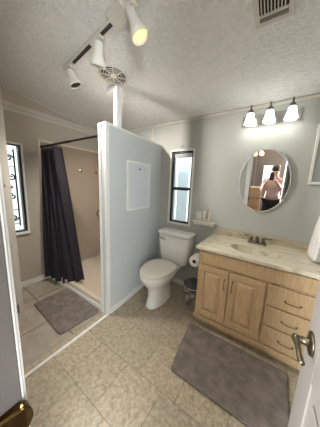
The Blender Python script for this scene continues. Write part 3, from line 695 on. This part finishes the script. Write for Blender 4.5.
# ------------------------------------------------------------------ toilet paper, basket
tp = thing('toilet_paper_roll', 'white toilet paper roll hung on the left side of the vanity', 'toilet paper', (.762, -.42, .62))
bm = B(); lathe(bm, [(.020, 0), (.053, 0), (.056, .003), (.056, .102), (.053, .105), (.020, .105), (.020, 0)], (.765, -.47, .62), (0, 1, 0), 32, False, False); link_mesh('roll', bm, M_paper, tp, smooth=True)
bm = B(); lathe(bm, [(.0195, .002), (.0195, .103), (.018, .103), (.018, .002), (.0195, .002)], (.765, -.47, .62), (0, 1, 0), 24, False, False); link_mesh('core', bm, M_hole, tp, smooth=True)
th_ = thing('toilet_paper_holder', 'slim metal paper holder fixed to the vanity side', 'paper holder', (.83, -.42, .62))
bm = B(); tube(bm, [(.8345, -.36, .62), (.79, -.355, .62), (.765, -.36, .62), (.765, -.385, .62), (.765, -.462, .62)], .006, 8); lathe(bm, [(.02, 0), (.018, .006), (.008, .01)], (.8345, -.36, .62), (-1, 0, 0), 16); link_mesh('arm', bm, M_darkvoid, th_, smooth=True)
wb = thing('waste_basket', 'small grey patterned waste basket between toilet and vanity', 'waste basket', (.725, -.24, 0))
bm = B(); lathe(bm, [(.082, .0), (.085, .004), (.108, .235), (.112, .24), (.112, .248), (.105, .248), (.100, .23), (.079, .012)], (.703, -.262, 0), (0, 0, 1), 32, True, True); link_mesh('bin', bm, M_weave, wb, smooth=True)
bm = B(); lathe(bm, [(.116, .22), (.1155, .25), (.11, .256), (.10, .25), (.085, .275), (.06, .292), (.03, .285), (.004, .29)], (.703, -.262, 0), (0, 0, 1), 22, False, True)
for v in bm.verts: v.co += Vector((random.uniform(-1, 1)*.005, random.uniform(-1, 1)*.005, random.uniform(-1, 1)*.008 if v.co.z > .25 else 0))
link_mesh('liner_bag', bm, M_bag, wb, smooth=True)
bm = B(); tube(bm, [(.703+.1135*math.cos(a*PI/16), -.262+.1135*math.sin(a*PI/16), .238) for a in range(33)], .004, 6); link_mesh('rim', bm, M_paper, wb)

# ------------------------------------------------------------------ mats
def mat_obj(name, corners, label, h=.018, r=.03):
    """rounded quad with tufted top"""
    cs = [Vector((x, y, 0)) for x, y in corners]; outline = []
    for i in range(4):
        p, a, b_ = cs[i], cs[i-1], cs[(i+1) % 4]; u = (a-p).normalized(); v = (b_-p).normalized()
        for k in range(6):
            t = k/5; outline.append((p+u*r)*(1-t)**2+p*2*t*(1-t)+(p+v*r)*t*t)
        nseg = 14; q0 = p+v*r; q1 = b_-v*r
        for k in range(1, nseg): outline.append(q0+(q1-q0)*k/nseg)
    c = sum(cs, Vector())/4; rings = []; rnd = random.Random(5)
    for f, z in ((.985, .001), (1.0, h*.4), (.995, h*.85), (.975, h), (.94, h*.92), (.8, h*.97), (.6, h), (.4, h), (.2, h), (.02, h)):
        rings.append([(c.x+(p.x-c.x)*f+rnd.uniform(-1, 1)*.002, c.y+(p.y-c.y)*f+rnd.uniform(-1, 1)*.002, z+(rnd.uniform(-1, 1)*.0015 if z > .004 else 0)) for p in outline])
    bm = B(); loft(bm, rings); return tag(link_mesh(name, bm, M_mat, smooth=True, base=(c.x, c.y, 0)), label, 'bath mat')
mat_obj('bath_mat', [(-.035, -1.0), (-.70, -.985), (-.70, -1.365), (-.075, -1.39)], 'small grey brown bath mat outside the shower')
mat_obj('bath_mat', [(1.60, -.565), (.805, -.56), (.87, -1.055), (1.60, -1.06)], 'long grey brown bath mat in front of the vanity', h=.02)

# ------------------------------------------------------------------ linen cabinet
LX, LYE = -.519, -1.501
lc = thing('linen_cabinet', 'tall white built-in linen cabinet along the left wall', 'cabinet', (-.85, -1.7, 0))
bm = B(); box(bm, XL+.001, LX-.02, YD0+.001, LYE, .0, 2.30, .0); link_mesh('carcass', bm, M_white, lc)
bm = B(); box(bm, LX-.02, LX, LYE-.035, LYE, 0, 2.30, .002)
for a, b_ in ((.0, .105), (.200, .235), (.765, .80), (1.275, 1.325), (2.24, 2.30)): box(bm, LX-.02, LX-.001, YD0+.001, LYE-.035, a, b_, .001)
box(bm, LX-.02, LX, YD0+.001, YD0+.03, 0, 2.30, .002)
link_mesh('face_frame', bm, M_white, lc)
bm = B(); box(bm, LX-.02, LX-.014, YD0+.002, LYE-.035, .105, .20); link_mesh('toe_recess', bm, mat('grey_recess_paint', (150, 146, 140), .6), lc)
for z0, z1, kz in ((.222, .772, .70), (.792, 1.285, .83), (1.315, 2.25, 1.43)):
    bm = B(); y0, y1 = YD0+.02, LYE-.028
    box(bm, LX, LX+.012, y0, y1, z0, z1, .003)
    for a in ((y0, y0+.03, z0, z1), (y1-.03, y1, z0, z1), (y0+.03, y1-.03, z0, z0+.03), (y0+.03, y1-.03, z1-.03, z1)): box(bm, LX+.012, LX+.018, *a, .002)
    dd = link_mesh('door', bm, M_white, lc)
    bm = B(); lathe(bm, [(.009, 0), (.006, .008), (.007, .014), (.015, .02), (.016, .027), (.010, .032)], (LX+.017, y1-.052, kz), (1, 0, 0), 18); link_mesh('knob', bm, M_nickel, dd, smooth=True)

# ------------------------------------------------------------------ open bathroom door with lever
E0 = Vector((1.505, -1.300)); H0 = Vector((1.535, -1.925)); DV = (H0-E0).normalized(); DN = Vector((-DV.y, DV.x)) 
if DN.x > 0: DN = -DN                       # DN: visible face normal (towards -x)
def dp(u, d, z): p = E0+DV*u+DN*d; return Vector((p.x, p.y, z))
DL = (H0-E0).length
def dbox(bm, u0, u1, d0, d1, z0, z1, bev=.002):
    return prism(bm, [tuple(dp(u0, d0, 0)[:2]), tuple(dp(u1, d0, 0)[:2]), tuple(dp(u1, d1, 0)[:2]), tuple(dp(u0, d1, 0)[:2])], z0, z1, bev)
bm = B(); dbox(bm, 0, DL, -.029, -.006, .012, 2.08, 0)
P = [(.11, DL-.11, .25, .82), (.11, DL-.11, 1.02, 1.93)]
for dd0, dd1 in ((-.006, 0), (-.035, -.029)):
    dbox(bm, 0, .11, dd0, dd1, .012, 2.08, .001); dbox(bm, DL-.11, DL, dd0, dd1, .012, 2.08, .001)
    for a, b_ in ((.012, .25), (.82, 1.02), (1.93, 2.08)): dbox(bm, .11, DL-.11, dd0, dd1, a, b_, .001)
    for u0, u1, z0, z1 in P: dbox(bm, u0+.035, u1-.035, dd0*.9, dd1*.9-.0005, z0+.035, z1-.035, .002)
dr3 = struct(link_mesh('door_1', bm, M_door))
HZ = .90
bm = B(); lathe(bm, [(.036, 0), (.035, .005), (.024, .008), (.012, .010), (.011, .034), (.013, .044)], dp(.052, 0, HZ), (DN.x, DN.y, 0), 26)
tube(bm, [dp(.044, .040, HZ), dp(.056, .041, HZ), dp(.085, .040, HZ+.003), dp(.110, .039, HZ-.001), dp(.132, .037, HZ-.007), dp(.142, .035, HZ-.005)], [.009, .011, .008, .0072, .008, .006], 12)
link_mesh('lever_handle', bm, M_brass, dr3, smooth=True)
bm = B(); dbox(bm, -.0015, .0, -.028, -.008, HZ-.03, HZ+.03, 0); link_mesh('latch_plate', bm, M_brass, dr3)

# ------------------------------------------------------------------ bedroom beyond the doorway (seen in the mirror)
BY = -4.6
bm = B(); box(bm, -1.2, 3.4, BY-.1, YD1, -.06, -.001); struct(link_mesh('floor_bedroom', bm, mat('brown_carpet', (100, 86, 72), .95, var=.1)))
bm = B(); box(bm, -1.3, 3.5, BY-.1, YD1+.0, 2.56, 2.64); struct(link_mesh('ceiling_bedroom', bm, M_ceil))
bm = B(); bw = (1.22, 1.55, .88, 1.5)
box(bm, -1.3, bw[0], BY-.1, BY, 0, 2.56); box(bm, bw[1], 3.5, BY-.1, BY, 0, 2.56); box(bm, bw[0], bw[1], BY-.1, BY, 0, bw[2]); box(bm, bw[0], bw[1], BY-.1, BY, bw[3], 2.56)
struct(link_mesh('wall_bedroom_back', bm, M_brown))
bm = B(); box(bm, -1.3, -1.2, BY, YD1, 0, 2.56); struct(link_mesh('wall_bedroom_left', bm, M_brown))
bm = B(); box(bm, 3.4, 3.5, BY, YD1, 0, 2.56); struct(link_mesh('wall_bedroom_right', bm, M_brown))
bm = B(); box(bm, -1.2, JX0-.02, YD1-.012, YD1-.0, 0, 2.56); box(bm, JX1+.02, 3.4, YD1-.012, YD1, 0, 2.56); box(bm, JX0-.02, JX1+.02, YD1-.012, YD1, DH+.02, 2.56); struct(link_mesh('wall_bedroom_front', bm, M_brown))
bm = B(); frame_xz(bm, bw[0]-.05, bw[1]+.05, bw[2]-.05, bw[3]+.05, .05, BY, BY+.02); w3 = struct(link_mesh('window_3', bm, M_trim))
bm = B(); box(bm, bw[0], bw[1], BY-.05, BY-.046, bw[2], bw[3]); link_mesh('window_glass', bm, M_glass, w3)
bm = B(); box(bm, .62, .95, BY+.02, BY+.35, 0, 1.95, .004); dcw = thing('dark_wardrobe', 'dark wood wardrobe in the bedroom, seen in the mirror', 'wardrobe', (.78, BY+.17, 0))
link_mesh('body', bm, mat('dark_wood', (58, 46, 38), .5), dcw)
for x in (.632, .788):
    bm = B(); box(bm, x, x+.15, BY+.35, BY+.368, .08, 1.9, .004); link_mesh('door', bm, mat('dark_wood_door', (64, 50, 40), .5), dcw)
cb = thing('dresser', 'tan wooden dresser in the bedroom, seen in the mirror', 'dresser', (.95, -3.9, 0))
bm = B(); box(bm, .55, 1.2, -4.1, -3.7, .05, .95, .005); link_mesh('body', bm, M_fleece, cb)
for k in range(3):
    bm = B(); box(bm, .57, 1.18, -3.7, -3.685, .1+k*.28, .35+k*.28, .004); link_mesh('drawer', bm, M_fleece, cb)
bl = thing('bedroom_ceiling_light', 'two bulb ceiling light glowing in the mirror reflection', 'ceiling light', (.99, -4.2, 2.56))
bm = B(); lathe(bm, [(.06, 0), (.055, .02), (.02, .03)], (.99, -4.2, 2.559), (0, 0, -1), 20); link_mesh('canopy', bm, M_brass, bl)
for s in (-1, 1):
    bm = B(); lathe(bm, [(.02, 0), (.04, .02), (.055, .06), (.04, .10), (.01, .115)], (.99+s*.085, -4.2, 1.96), (0, 0, -1), 18); tube(bm, [(.99, -4.2, 2.54), (.99, -4.2, 1.97), (.99+s*.085, -4.2, 1.96)], .008, 8); link_mesh('bulb', bm, M_bedbulb, bl, smooth=True)

# ------------------------------------------------------------------ photographer (reflected in the mirror), standing behind the camera
pe = thing('person', 'person in pale pink top and black trousers photographing the room, seen in mirror', 'person', (1.42, -2.42, 0))
def skin_fig(name, pts, edges, rad, m, parent, sub=2):
    me = bpy.data.meshes.new(name); off = Vector(parent['base'])
    me.from_pydata([Vector(p)-off for p in pts], edges, []); me.materials.append(m)
    o = bpy.data.objects.new(name, me); COL.objects.link(o); o.parent = parent; o['base'] = list(off)
    sk = o.modifiers.new('skin', 'SKIN'); sk.use_smooth_shade = True
    for i, r in enumerate(rad): me.skin_vertices[0].data[i].radius = (r, r)if not isinstance(r, tuple) else r
    me.skin_vertices[0].data[0].use_root = True
    sb = o.modifiers.new('sub', 'SUBSURF'); sb.levels = sub; sb.render_levels = sub
    return o
cxp, cyp = 1.42, -2.42
hz2 = 1.50
pts = [(cxp, cyp, .93), (cxp, cyp, 1.10), (cxp, cyp-.01, 1.26), (cxp, cyp, 1.38), (cxp, cyp+.01, 1.44), (cxp, cyp+.02, hz2), (cxp, cyp+.025, 1.58),
       (cxp-.17, cyp, 1.34), (cxp-.22, cyp+.06, 1.12), (cxp-.16, cyp+.18, 1.30), (cxp-.10, cyp+.20, 1.40),
       (cxp+.17, cyp, 1.34), (cxp+.23, cyp+.06, 1.12), (cxp+.06, cyp+.18, 1.30), (cxp-.01, cyp+.20, 1.40),
       (cxp-.09, cyp, .86), (cxp-.10, cyp+.01, .48), (cxp-.10, cyp-.02, .09), (cxp-.10, cyp+.12, .04),
       (cxp+.09, cyp, .86), (cxp+.10, cyp+.01, .48), (cxp+.10, cyp-.02, .09), (cxp+.10, cyp+.12, .04)]
pts = [(cxp+(x-cxp)*(.85 if k in (7, 8, 11, 12) else 1), y+(.12 if k in (9, 10, 13, 14) else 0), z*.93) for k, (x, y, z) in enumerate(pts)]
edges = [(0, 1), (1, 2), (2, 3), (3, 4), (4, 5), (5, 6), (3, 7), (7, 8), (8, 9), (9, 10), (3, 11), (11, 12), (12, 13), (13, 14), (0, 15), (15, 16), (16, 17), (17, 18), (0, 19), (19, 20), (20, 21), (21, 22)]
rad = [.13, .125, .14, .10, .05, .078, .075, .06, .042, .03, .025, .06, .042, .03, .025, .09, .06, .04, .035, .09, .06, .04, .035]
skin_fig('body', pts, edges, rad, M_skin, pe)
skin_fig('shirt', pts[0:4]+[pts[7], pts[8], pts[11], pts[12]], [(0, 1), (1, 2), (2, 3), (3, 4), (4, 5), (3, 6), (6, 7)], [.145, .14, .155, .112, .085, .068, .085, .068], M_shirt, pe)
skin_fig('trousers', [pts[0], pts[15], pts[16], pts[17], pts[19], pts[20], pts[21]], [(0, 1), (1, 2), (2, 3), (0, 4), (4, 5), (5, 6)], [.148, .105, .078, .06, .105, .078, .06], M_pants, pe)
bm = B(); bmesh.ops.create_uvsphere(bm, u_segments=24, v_segments=16, radius=.088)
for v in bm.verts: v.co = Vector((cxp+v.co.x*.92, cyp-.03+v.co.y*1.0, 1.495+v.co.z*1.05))
link_mesh('hair', bm, M_hair, pe, smooth=True)
for s in (-1, 1):
    bx0 = Vector((cxp-.065+s*.05, cyp+.32, 1.32))
    for k in range(5):
        p0 = bx0+Vector((s*.004, .0, (k-2)*.017)); ln_ = (.045, .062, .068, .064, .05)[k]
        skin_fig('finger', [p0, p0+Vector((s*.012, ln_*.45, .006)), p0+Vector((-s*.006, ln_*.8, .008))], [(0, 1), (1, 2)], [.010, .009, .007], M_skin, pe, 1)
ph = thing('phone', 'black phone held up in the photographer\'s hands, seen in mirror', 'phone', (1.35, -2.06, 1.37))
bm = B(); box(bm, 1.318, 1.390, -2.052, -2.043, 1.295, 1.45, .004, 3); link_mesh('case', bm, M_iron, ph)
bm = B(); box(bm, 1.324, 1.384, -2.0535, -2.052, 1.302, 1.443, .0); link_mesh('screen', bm, mat('phone_screen', (40, 44, 50), .1), ph)
for o in bpy.data.objects:
    if 'base' in o: del o['base']
